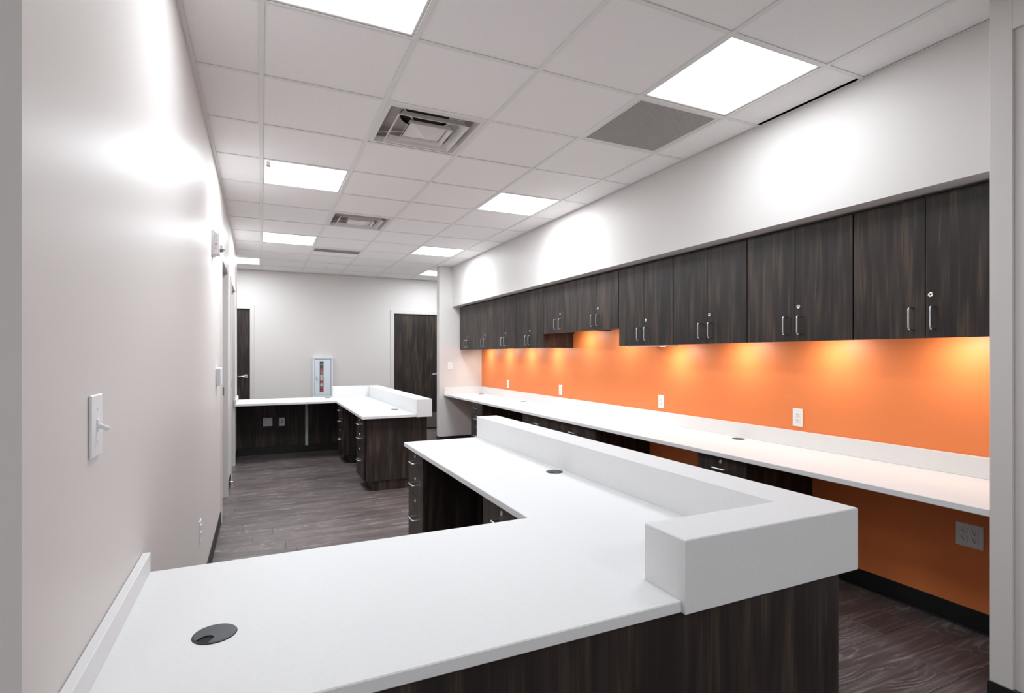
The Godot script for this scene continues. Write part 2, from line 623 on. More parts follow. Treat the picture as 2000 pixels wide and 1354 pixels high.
func lever(parent: Node3D, x: float, y: float, d: float, dir: float) -> void:
	# rose and lever of a door facing the camera
	var rose := put(parent, "door_handle", lathe([Vector2(0, 0.012), Vector2(0.03, 0.012), Vector2(0.034, 0.006), Vector2(0.034, 0), Vector2(0, 0)]), M.steel, pt(x, y, d), Basis(Vector3.RIGHT, PI / 2))
	put(rose, "lever", tube([Vector3(0, 0.01, 0), Vector3(0, 0.04, 0), Vector3(dir * 0.012, 0.052, 0), Vector3(dir * 0.04, 0.055, 0.002), Vector3(dir * 0.08, 0.053, 0.004), Vector3(dir * 0.115, 0.048, 0.006)], 0.0095), M.steel, pt(x, y, d))
	(rose.get_child(0) as Node3D).transform = Transform3D()

func casing(o: Node3D, x0: float, x1: float, h: float) -> void:
	var w := 0.05
	bx(o, "door_frame", x0 - w, x0 + 0.014, 0, h + w, BACKD - 0.014, BACKD + 0.05, M.trim, 0.002)
	bx(o, "door_frame", x1 - 0.014, x1 + w, 0, h + w, BACKD - 0.014, BACKD + 0.05, M.trim, 0.002)
	bx(o, "door_frame", x0 + 0.014, x1 - 0.014, h - 0.014, h + w, BACKD - 0.014, BACKD + 0.05, M.trim, 0.002)

func build_doors() -> void:
	rng.seed = 5
	var d1 := setting("door_1", pt(-0.6, 0, BACKD))
	casing(d1, -1.066, -0.151, 2.128)
	bx(d1, "door_leaf", -1.05, -0.167, 0.012, 2.112, BACKD + 0.02, BACKD + 0.064, M.wood, 0.002, 1, wood_off())
	lever(d1, -0.222, 1.028, BACKD + 0.02, -1.0)
	var d2 := setting("door_2", pt(2.6, 0, BACKD))
	casing(d2, 2.149, 3.064, 2.128)
	bx(d2, "door_leaf", 2.165, 3.048, 0.012, 2.112, BACKD + 0.02, BACKD + 0.064, M.wood, 0.002, 1, wood_off())
	bx(d2, "kick_plate", 2.185, 3.028, 0.03, 0.30, BACKD + 0.0185, BACKD + 0.02, M.plate, 0.0004)
	lever(d2, 2.985, 1.02, BACKD + 0.02, -1.0)
	# doorways in the left wall: frames with closed leaves set back
	var n := 3
	for z in [[4.99, 5.84], [6.5, 7.45]]:
		var dn := setting("door_%d" % n, pt(WL, 0, (z[0] + z[1]) / 2))
		n += 1
		var h := 2.165
		for s in [[z[0] - 0.045, z[0] + 0.012], [z[1] - 0.012, z[1] + 0.045]]:
			bx(dn, "door_frame", WL - 0.11, WL + 0.012, 0, h + 0.045, s[0], s[1], M.trim, 0.002)
		bx(dn, "door_frame", WL - 0.11, WL + 0.012, h - 0.012, h + 0.045, z[0] + 0.012, z[1] - 0.012, M.trim, 0.002)
		bx(dn, "door_leaf", WL - 0.115, WL - 0.072, 0.01, h - 0.014, z[0] + 0.013, z[1] - 0.013, M.wood, 0.002, 1, wood_off())
		bx(dn, "strike_plate", WL - 0.05, WL - 0.02, 0.98, 1.06, z[1] - 0.0135, z[1] - 0.012, M.steel, 0.0004)

# ---------------------------------------------------------------- ceiling fittings
func square_ring(st: SurfaceTool, a0: float, y0: float, a1: float, y1: float, th: float) -> void:
	# a sloping frame of four blades from half-width a0 at y0 to half-width a1 at y1
	for k in 4:
		var b := Basis(Vector3.UP, k * PI / 2)
		var p := [Vector3(-a0, y0, a0), Vector3(a0, y0, a0), Vector3(a1, y1, a1), Vector3(-a1, y1, a1)]
		var n := Vector3(0, a0 - a1, y1 - y0).normalized()
		if n.y > 0:
			n = -n
		var lo := []
		var hi := []
		for v in p:
			lo.append(b * v)
			hi.append(b * (v - n * th))
		var mid: Vector3 = (lo[0] + lo[2] + hi[0] + hi[2]) / 4.0
		face(st, lo, 1, Vector2.ZERO, mid)
		face(st, hi, 1, Vector2.ZERO, mid)
		face(st, [lo[0], lo[1], hi[1], hi[0]], 1, Vector2.ZERO, mid)
		face(st, [lo[3], lo[2], hi[2], hi[3]], 1, Vector2.ZERO, mid)

func ring_mesh(a0: float, y0: float, a1: float, y1: float, th := 0.0015) -> ArrayMesh:
	var st := SurfaceTool.new()
	st.begin(Mesh.PRIMITIVE_TRIANGLES)
	square_ring(st, a0, y0, a1, y1, th)
	return st.commit()

func diffuser(col: int, row: int, label: String) -> void:
	var x := (col + 0.5) * TX
	var d := D0 + (row + 0.5) * TD
	var at := pt(x, CEIL, d)
	var t := thing("air_diffuser", label, "air vent", at, "square louvred ceiling diffusers")
	put(t, "frame", ring_mesh(0.294, 0.003, 0.264, -0.001, 0.003), M.white_metal, at)
	put(t, "outer_cone", ring_mesh(0.264, 0.0, 0.252, 0.032), M.white_metal, at)
	# the pan above, open at the bottom, with the round duct neck
	for s in [-1.0, 1.0]:
		bx(t, "pan_side", x + s * 0.268 - 0.002, x + s * 0.268 + 0.002, CEIL + 0.03, CEIL + 0.10, d - 0.27, d + 0.27, M.pan, 0.0)
		bx(t, "pan_side", x - 0.266, x + 0.266, CEIL + 0.03, CEIL + 0.10, d + s * 0.268 - 0.002, d + s * 0.268 + 0.002, M.pan, 0.0)
	bx(t, "pan_top", x - 0.27, x + 0.27, CEIL + 0.10, CEIL + 0.105, d - 0.27, d + 0.27, M.pan, 0.0)
	put(t, "duct_neck", lathe([Vector2(0.0, 0.002), Vector2(0.145, 0.002), Vector2(0.145, -0.012), Vector2(0.15, -0.012), Vector2(0.15, 0.0)], 32), M.black, pt(x, CEIL + 0.097, d))
	put(t, "louvre", ring_mesh(0.205, -0.014, 0.182, 0.022), M.white_metal, at)
	put(t, "louvre_lip", ring_mesh(0.213, -0.016, 0.205, -0.014, 0.002), M.white_metal, at)
	put(t, "louvre", ring_mesh(0.135, -0.021, 0.122, 0.004), M.white_metal, at)
	var st := SurfaceTool.new()
	st.begin(Mesh.PRIMITIVE_TRIANGLES)
	for k in 4:
		var b := Basis(Vector3.UP, k * PI / 2)
		face(st, [b * Vector3(-0.113, 0.0, 0.113), b * Vector3(0.113, 0.0, 0.113), Vector3(0, -0.034, 0)], 1, Vector2.ZERO, Vector3(0, 0.5, 0))
		face(st, [b * Vector3(-0.113, 0.0, 0.113), b * Vector3(0.113, 0.0, 0.113), Vector3(0, 0.004, 0)], 1, Vector2.ZERO, Vector3(0, -0.5, 0))
	put(t, "centre_cone", st.commit(), M.white_metal, at)
	for s in [[-1, 1], [1, 1], [1, -1], [-1, -1]]:
		put(t, "hanger", tube([Vector3(s[0] * 0.10, 0.02, s[1] * 0.10), Vector3(s[0] * 0.17, 0.04, s[1] * 0.17), Vector3(s[0] * 0.25, 0.05, s[1] * 0.25)], 0.004, 6), M.white_metal, at)

func build_ceiling_fittings() -> void:
	var cells := [[0, 0, "square light panel in the ceiling above the reception desk, beside the left wall", 1.2], [3, 0, "square light panel in the ceiling next to the dark grey return grille", 1.0], [0, 4, "square light panel in the ceiling two tiles beyond the large square diffuser", 2.7], [3, 4, "square light panel in the ceiling over the middle of the long counter", 2.2], [0, 8, "square light panel in the ceiling before the far desk, by the left wall", 2.4], [3, 8, "square light panel in the ceiling before the pale end wall", 2.1], [-1, 11, "square light panel in the ceiling above the narrow left door", 1.8], [4, 11, "square light panel in the ceiling above the right door, behind the end wall", 1.8]]
	for k in cells:
		var lamp := troffer(k[0], k[1], k[2], k[3])
		if k[0] == 0 and k[1] == 4:      # a maker's tag stuck in the corner of the lens
			bx(lamp, "tag", 0.034, 0.062, CEIL + 0.0065, CEIL + 0.008, 4.21, 4.30, M.paper, 0.0002)
			bx(lamp, "tag", 0.034, 0.062, CEIL + 0.0065, CEIL + 0.008, 4.30, 4.335, M.red_print, 0.0002)
	troffer(-2, -6, "square light panel in the lobby ceiling, away from the near wall", LOBBY_ENERGY)
	troffer(2, -6, "square light panel in the lobby ceiling, beside the near wall", LOBBY_ENERGY)
	diffuser(1, 2, "white square louvred air diffuser with black round neck, above the reception desk")
	diffuser(1, 6, "white square louvred air diffuser farther along, before the slot vent")
	# return grille: an egg-crate core in a white frame
	var x0 := 3 * TX + 0.012
	var x1 := 4 * TX - 0.012
	var d0 := D0 + TD + 0.012
	var d1 := D0 + 2 * TD - 0.012
	var t := thing("return_grille", "dark grey perforated square return grille in the ceiling", "air vent", pt((x0 + x1) / 2, CEIL, (d0 + d1) / 2))
	var w := 0.024
	for s in [[x0, x1, d0, d0 + w], [x0, x1, d1 - w, d1], [x0, x0 + w, d0 + w, d1 - w], [x1 - w, x1, d0 + w, d1 - w]]:
		bx(t, "frame", s[0], s[1], CEIL + 0.002, CEIL + 0.014, s[2], s[3], M.white_metal)
	bx(t, "back_box", x0, x1, CEIL + 0.034, CEIL + 0.10, d0, d1, M.core, 0.0)
	var st := SurfaceTool.new()
	st.begin(Mesh.PRIMITIVE_TRIANGLES)
	var nn := 44
	var lx := x1 - x0 - 2 * w
	var ld := d1 - d0 - 2 * w
	for k in nn + 1:
		for a in 2:
			var m := box_mesh(Vector3(0.0016, 0.009, ld) if a == 0 else Vector3(lx, 0.009, 0.0016), 0.0002)
			var off := -0.5 + float(k) / nn
			st.append_from(m, 0, Transform3D(Basis(), Vector3(off * lx, 0, 0) if a == 0 else Vector3(0, 0, off * ld)))
	var core := put(t, "eggcrate_core", st.commit(), M.core, pt((x0 + x1) / 2, CEIL + 0.009, (d0 + d1) / 2))
	core.set_meta("kind", "stuff")
	# slot vent in the far tile
	var sx := 1.5 * TX
	var sd := 7.435
	t = thing("slot_vent", "narrow grey slot vent in the ceiling beyond the second diffuser", "air vent", pt(sx, CEIL, sd))
	bx(t, "frame", sx - 0.285, sx + 0.285, CEIL - 0.003, CEIL + 0.003, sd - 0.115, sd - 0.095, M.white_metal)
	bx(t, "frame", sx - 0.285, sx + 0.285, CEIL - 0.003, CEIL + 0.003, sd + 0.095, sd + 0.115, M.white_metal)
	bx(t, "back_plate", sx - 0.285, sx + 0.285, CEIL + 0.001, CEIL + 0.003, sd - 0.095, sd + 0.095, M.duct, 0.0)
	for k in 9:
		var q := sd - 0.08 + k * 0.02
		put(t, "slat", box_mesh(Vector3(0.56, 0.002, 0.013), 0.0003), M.grille_grey, pt(sx, CEIL - 0.0012, q))
	var sp := thing("sprinkler_head", "small white round sprinkler cap in the far ceiling", "sprinkler", pt(0.933, CEIL, 8.87))
	put(sp, "escutcheon", lathe([Vector2(0, -0.004), Vector2(0.036, -0.004), Vector2(0.04, 0.0), Vector2(0.04, 0.005), Vector2(0, 0.005)]), M.plastic, pt(0.933, CEIL, 8.87))
	put(sp, "head", lathe([Vector2(0, -0.03), Vector2(0.014, -0.03), Vector2(0.014, -0.027), Vector2(0.005, -0.024), Vector2(0.008, -0.004), Vector2(0, -0.004)], 12), M.steel, pt(0.933, CEIL, 8.87))

# ---------------------------------------------------------------- cabinets
func add_handle(parent: Node3D, at: Vector3, basis: Basis) -> void:
	put(parent, "handle", handle_mesh, M.steel, at, basis)

func add_lock(parent: Node3D, at: Vector3, basis: Basis) -> void:
	var l := put(parent, "lock", lock_mesh, M.brass, at, basis)
	l.set_meta("label", "small round lock")

const TO_LEFT := Basis(Vector3(0, 0, 1), Vector3(0, 1, 0), Vector3(-1, 0, 0))     # local +z turned to face -x

func upper_cabinets() -> void:
	var edges := [1.125, 1.802, 2.483, 3.165, 3.846, 4.53, 5.228, 5.921, 6.605, 7.295, 7.985]
	rng.seed = 31
	for k in 10:
		var d0: float = edges[k]
		var d1: float = edges[k + 1]
		var y0 := 1.597 if (k == 4 or k == 5) else 1.446
		var y1 := 2.112
		var nth: String = ORD[9 - k]
		var label := "%s two-door dark wood wall cabinet from the end wall" % nth
		if k == 4 or k == 5:
			label = "shorter dark wood wall cabinet, %s from the end wall, hung higher" % nth
		var t := thing("wall_cabinet", label, "cabinet", pt((CABX + WR) / 2, y0, (d0 + d1) / 2), "dark wood upper cabinets over the long counter")
		var bx0 := CABX + 0.021
		# sides, top, bottom: the bottom board sits a little above the doors' lower edges
		bx(t, "side_panel", bx0, WR - 0.001, y0 + (0.0 if k == 6 else 0.014), y1, d0 + 0.001, d0 + 0.019, M.wood, 0.001, 1, wood_off())
		bx(t, "side_panel", bx0, WR - 0.001, y0 + (0.0 if k == 3 else 0.014), y1, d1 - 0.019, d1 - 0.001, M.wood, 0.001, 1, wood_off())
		bx(t, "bottom_board", bx0, WR - 0.001, y0 + 0.032, y0 + 0.05, d0 + 0.019, d1 - 0.019, M.wood, 0.001, 2, wood_off())
		bx(t, "top_board", bx0, WR - 0.001, y1 - 0.018, y1, d0 + 0.019, d1 - 0.019, M.wood, 0.001, 2, wood_off())
		var dm := (d0 + d1) / 2
		for s in 2:
			var e0 := d0 + 0.0035 if s == 0 else dm + 0.0015
			var e1 := dm - 0.0015 if s == 0 else d1 - 0.0035
			var door := bx(t, "door", CABX, CABX + 0.019, y0, y1 - 0.004, e0, e1, M.wood, 0.0012, 1, wood_off())
			var hd := dm - 0.037 if s == 0 else dm + 0.055
			add_handle(door, pt(CABX, y0 + 0.094, hd), TO_LEFT)
			if s == 0:
				add_lock(door, pt(CABX, y0 + 0.200, dm - 0.024), TO_LEFT)
		# light bar under the cabinet
		under_light(k, y0, (d0 + d1) / 2)

func under_light(k: int, y0: float, dm: float) -> void:
	var x := 3.015
	var low := k == 3
	var y := y0 - 0.008 if low else y0 + 0.020
	var nth: String = ORD[9 - k]
	var t := thing("cabinet_light", "slim white light under the %s wall cabinet from the end wall" % nth, "cabinet light", pt(x, y, dm), "lights under the wall cabinets")
	if low:
		bx(t, "housing", x - 0.13, x + 0.02, y, y0 + 0.032, dm - 0.16, dm + 0.32, M.plastic, 0.002)
	else:
		bx(t, "housing", x - 0.03, x + 0.03, y, y0 + 0.032, dm - 0.05, dm + 0.05, M.plastic, 0.002)
	put(t, "light_lens", lathe([Vector2(0, -0.001), Vector2(0.02, -0.001), Vector2(0.022, 0.001), Vector2(0, 0.001)], 20), M.led, pt(x, y - 0.001, dm))
	var l := AreaLight3D.new()
	l.name = "lens_light"
	l.area_size = Vector2(0.04, 0.03)
	l.light_color = Color(1.0, 0.965, 0.91)
	l.light_energy = LED_ENERGY
	l.area_range = 8.0
	l.area_attenuation = 2.0
	l.shadow_enabled = true
	t.add_child(l)
	# the lens is tipped towards the wall
	l.transform = Transform3D(Basis.looking_at(Vector3(0.38, -0.92, 0), Vector3(0, 0, 1)), Vector3(0, -0.014, 0))

# a drawer pedestal whose drawers face -x
func pedestal(label: String, group: String, xf: float, xb: float, d0: float, d1: float, rows: Array, htop: float, side_to_floor := false) -> Node3D:
	var t := thing("drawer_cabinet", label, "cabinet", pt((xf + xb) / 2, 0, (d0 + d1) / 2), group)
	var c0 := xf + 0.02
	bx(t, "carcass", c0, WR - 0.001 if xb > 3.0 else xb, 0.103, htop, d0, d1, M.wood, 0.001, 1, wood_off())
	bx(t, "toe_kick", c0 + 0.06, xb, 0.0, 0.10, d0 + 0.004, d1 - 0.004, M.base, 0.001)
	for r in rows:
		var dr := bx(t, "drawer", xf, xf + 0.019, r[0] + 0.0018, r[1] - 0.0018, d0 + 0.002, d1 - 0.002, M.wood, 0.001, 1, wood_off())
		var n: int = r[4] if r.size() > 4 else 1
		for q in n:
			var dm: float = d0 + (d1 - d0) * (q + 0.5) / n
			add_handle(dr, pt(xf, r[2], dm), TO_LEFT * Basis(Vector3.BACK, PI / 2))
			if r[3] > 0.0:
				add_lock(dr, pt(xf, r[3], dm), TO_LEFT)
	return t

const DRAWERS := [[0.566, 0.728, 0.655, 0.695], [0.430, 0.566, 0.512, 0.545], [0.11, 0.430, 0.285, 0.398]]

func grommet(called_label: String, x: float, y: float, d: float, turn := 0.0) -> void:
	var t := thing("cable_grommet", called_label, "grommet", pt(x, y, d), "black cable grommets in the worktops")
	var ring := PackedVector2Array()
	put(t, "rim", lathe([Vector2(0.0405, 0.0005), Vector2(0.0405, 0.0024), Vector2(0.0425, 0.0022), Vector2(0.0440, 0.0004), Vector2(0.0440, 0.0002)], 40), M.grommet, pt(x, y, d))
	# cap: a disc with a notch for the cables
	for k in 49:
		var a := TAU * k / 48.0
		ring.append(Vector2(cos(a), sin(a)) * 0.0402)
	var cap := PackedVector2Array()
	for k in 48:
		var a := TAU * k / 48.0
		var v := Vector2(cos(a), sin(a)) * 0.0402
		if v.x < -0.012 and absf(v.y) < 0.0125:
			continue
		cap.append(v)
	# the gap left in the outline faces -x: pull a rounded notch into it
	var notch := [Vector2(-0.02, 0.0125), Vector2(-0.0125, 0.009), Vector2(-0.0095, 0.0), Vector2(-0.0125, -0.009), Vector2(-0.02, -0.0125)]
	var outl := PackedVector2Array()
	for v in cap:
		outl.append(v)
		if v.x < -0.02 and v.y > 0.0 and v.y < 0.0185:
			for q in notch:
				outl.append(q)
	put(t, "cap", prism(outl, "y", 0.0006, 0.0026, 0.0003, Vector3.ZERO), M.grommet, pt(x, y, d), Basis(Vector3.UP, turn))
	put(t, "well", lathe([Vector2(0, 0.0003), Vector2(0.0404, 0.0003), Vector2(0.0404, 0.0001)], 24), M.black, pt(x, y, d))

func desks() -> void:
	rng.seed = 91
	var yb := 0.733
	var yt := 0.762
	var lt := 0.9146
	# near reception desk
	var o := pt(0.6, yb, 1.5)
	var t := thing("desk_worktop", "white L-shaped worktop of the reception desk, reaching the left wall", "worktop", o)
	var poly := PackedVector2Array([Vector2(WL + 0.001, 1.02), Vector2(0.9355, 1.02), Vector2(0.9355, 1.1605), Vector2(1.4395, 1.1605), Vector2(1.4395, 3.70), Vector2(0.898, 3.70), Vector2(0.898, 1.785), Vector2(WL + 0.001, 1.785)])
	put(t, "slab", prism(poly, "y", yb, yt, 0.0025, o), M.quartz, o)
	bx(t, "backsplash", WL + 0.001, WL + 0.021, yt, yt + 0.055, 1.02, 1.785, M.quartz, 0.002)
	o = pt(1.5, yb, 2.3)
	t = thing("desk_ledge", "raised white ledge wrapping the outer corner of the reception desk", "ledge", o)
	poly = PackedVector2Array([Vector2(0.936, 1.008), Vector2(1.60, 1.008), Vector2(1.60, 3.70), Vector2(1.44, 3.70), Vector2(1.44, 1.16), Vector2(0.936, 1.16)])
	put(t, "ledge_block", prism(poly, "y", yb - 0.002, lt, 0.0025, o), M.quartz, o)
	o = pt(0.7, 0, 1.1)
	t = thing("reception_desk", "dark wood front and side panels under the reception desk", "desk", o)
	bx(t, "front_panel", WL + 0.001, 1.575, 0.0, yb - 0.003, 1.05, 1.07, M.wood, 0.001, 1, wood_off())
	bx(t, "side_panel", 1.555, 1.575, 0.0, yb - 0.003, 1.071, 3.68, M.wood, 0.001, 1, wood_off())
	pedestal("dark wood drawer cabinet at the free end of the reception desk", "drawer cabinets under the reception desk", 0.925, 1.553, 3.315, 3.68, DRAWERS, yb - 0.0035)
	pedestal("dark wood drawer cabinet in the inner corner of the reception desk", "drawer cabinets under the reception desk", 0.925, 1.553, 1.86, 2.30, DRAWERS, yb - 0.0035)
	# far desk
	o = pt(0.6, yb, 7.8)
	t = thing("desk_worktop", "white L-shaped worktop of the far desk, before the back wall", "worktop", o)
	poly = PackedVector2Array([Vector2(WL + 0.001, 7.42), Vector2(0.896, 7.42), Vector2(0.896, 5.40), Vector2(1.4395, 5.40), Vector2(1.4395, 8.0445), Vector2(0.9295, 8.0445), Vector2(0.9295, 8.19), Vector2(WL + 0.001, 8.19)])
	put(t, "slab", prism(poly, "y", yb, yt, 0.0025, o), M.quartz, o)
	bx(t, "backsplash", WL + 0.001, WL + 0.021, yt, yt + 0.055, 7.42, 8.19, M.quartz, 0.002)
	o = pt(1.5, yb, 6.8)
	t = thing("desk_ledge", "raised white ledge wrapping the outer corner of the far desk", "ledge", o)
	poly = PackedVector2Array([Vector2(1.44, 5.385), Vector2(1.60, 5.385), Vector2(1.60, 8.20), Vector2(0.93, 8.20), Vector2(0.93, 8.045), Vector2(1.44, 8.045)])
	put(t, "ledge_block", prism(poly, "y", yb - 0.002, lt, 0.0025, o), M.quartz, o)
	o = pt(0.7, 0, 8.1)
	t = thing("reception_desk", "dark wood panels under the far desk, with the knee space and bracket", "desk", o)
	bx(t, "back_panel", WL + 0.001, 1.575, 0.102, yb - 0.003, 8.13, 8.15, M.wood, 0.001, 1, wood_off())
	bx(t, "back_base", WL + 0.001, 1.575, 0.0, 0.102, 8.124, 8.15, M.base, 0.001)
	bx(t, "side_panel", 1.555, 1.575, 0.0, yb - 0.003, 5.485, 8.129, M.wood, 0.001, 1, wood_off())
	bx(t, "end_panel", 0.945, 1.555, 0.10, yb - 0.003, 5.465, 5.484, M.wood, 0.001, 1, wood_off())
	bx(t, "end_base", 1.0, 1.553, 0.0, 0.10, 5.475, 5.484, M.wood, 0.001, 1, wood_off())
	pedestal("dark wood drawer cabinet at the free end of the far desk", "drawer cabinets under the far desk", 0.925, 1.553, 5.486, 5.93, DRAWERS, yb - 0.0035)
	pedestal("dark wood drawer cabinet in the inner corner of the far desk", "drawer cabinets under the far desk", 0.925, 1.553, 7.02, 7.45, DRAWERS, yb - 0.0035)
	# steel bracket under the far desk
	var br := bx(t, "bracket", 0.565, 0.605, 0.09, yb - 0.004, 8.122, 8.129, M.bracket, 0.001)
	br.set_meta("label", "pale grey steel bracket")
	bx(br, "arm", 0.565, 0.605, yb - 0.010, yb - 0.004, 7.62, 8.121, M.bracket, 0.001)
	put(br, "gusset", prism(PackedVector2Array([Vector2(8.121, 0.58), Vector2(8.121, yb - 0.011), Vector2(7.93, yb - 0.011)]), "x", 0.583, 0.587, 0.0, Vector3.ZERO), M.bracket, Vector3.ZERO)
	# long counter on the right
	o = pt(2.9, yb, 4.5)
	t = thing("long_counter", "long white counter along the orange wall", "counter", o)
	bx(t, "slab", 2.576, WR - 0.001, yb, yt, 1.112, ENDD - 0.001, M.quartz, 0.0025)
	bx(t, "backsplash", WR - 0.020, WR - 0.001, yt, yt + 0.105, 1.112, ENDD - 0.001, M.quartz, 0.002)
	bx(t, "end_splash", 2.576, WR - 0.021, yt, yt + 0.105, ENDD - 0.020, ENDD - 0.001, M.quartz, 0.002)
	var g := "base cabinets under the long counter"
	pedestal("narrow dark wood drawer cabinet under the long counter, near the end wall", g, 2.62, WR - 0.02, 6.535, 6.95, DRAWERS, yb - 0.0035)
	pedestal("wide dark wood base cabinet under the middle of the long counter", g, 2.62, WR - 0.02, 3.91, 5.345, [[0.566, 0.728, 0.650, 0.0, 2], [0.11, 0.566, 0.44, 0.0, 2]], yb - 0.0035)
	pedestal("narrow dark wood drawer cabinet under the long counter between two open knee spaces", g, 2.62, WR - 0.02, 2.312, 2.705, DRAWERS, yb - 0.0035)
	# grommets
	grommet("black cable grommet in the reception desk worktop, near the left wall", -0.091, yt, 1.326, 0.9)
	grommet("black cable grommet in the reception desk worktop, beside the raised ledge", 1.375, yt, 2.427, 0.5)
	grommet("black cable grommet in the far desk worktop, before the extinguisher cabinet", 0.855, yt, 7.99)
	grommet("black cable grommet in the far desk worktop, beside the raised ledge", 1.345, yt, 5.97)
	grommet("black cable grommet at the long counter's back edge, over the nearest drawer cabinet", 3.12, yt, 2.824)
	grommet("black cable grommet in the long counter, second from the end wall", 3.11, yt, 6.31)
	grommet("black cable grommet in the long counter, first from the end wall", 3.09, yt, 7.757)

# ---------------------------------------------------------------- wall fittings
# plates are built facing +z, then turned; n: unit wall normal
func plate(called: String, label: String, category: String, at: Vector3, turn: float, w: float, h: float, kind: String, body: Material, group := "") -> Node3D:
	var t := thing(called, label, category, at, group)
	var b := Basis(Vector3.UP, turn)
	put(t, "cover_plate", box_mesh(Vector3(w, h, 0.006), 0.0025), body, at + b * Vector3(0, 0, 0.003), b)
	if kind == "switch":
		put(t, "toggle_slot", box_mesh(Vector3(0.011, 0.025, 0.003), 0.0005), M.plastic, at + b * Vector3(0, 0, 0.0068), b)
		put(t, "toggle", box_mesh(Vector3(0.008, 0.009, 0.022), 0.002), M.plastic, at + b * Vector3(0, -0.004, 0.016), b * Basis(Vector3.RIGHT, 0.45))
		for s in [-1.0, 1.0]:
			put(t, "screw", lathe([Vector2(0, 0.001), Vector2(0.003, 0.001), Vector2(0.0034, 0)], 10), M.paper, at + b * Vector3(0, s * 0.032, 0.006), b * Basis(Vector3.RIGHT, PI / 2))
	elif kind == "rocker":
		put(t, "rocker", box_mesh(Vector3(0.032, 0.066, 0.006), 0.0015), M.plastic, at + b * Vector3(0, 0, 0.007), b * Basis(Vector3.RIGHT, 0.05))
	elif kind == "outlet" or kind == "quad":
		var cols := [0.0] if kind == "outlet" else [-0.023, 0.023]
		for cx in cols:
			for sy in [-0.0195, 0.0195]:
				var face_ := put(t, "receptacle", box_mesh(Vector3(0.033, 0.028, 0.003), 0.0012), body, at + b * Vector3(cx, sy, 0.0068), b)
				for q in [[-0.0063, 0.003, 0.0022, 0.009], [0.0063, 0.003, 0.0022, 0.008], [0.0, -0.0075, 0.0052, 0.0052]]:
					put(face_, "slot", box_mesh(Vector3(q[2], q[3], 0.0008), 0.0001), M.black, at, Basis())
					(face_.get_child(face_.get_child_count() - 1) as Node3D).transform = Transform3D(Basis(), Vector3(q[0], q[1], 0.0014))
	elif kind == "jack":
		for sy in [-0.012, 0.012]:
			put(t, "jack", box_mesh(Vector3(0.017, 0.018, 0.002), 0.0005), M.grey_plastic, at + b * Vector3(0, sy, 0.0062), b)
	return t

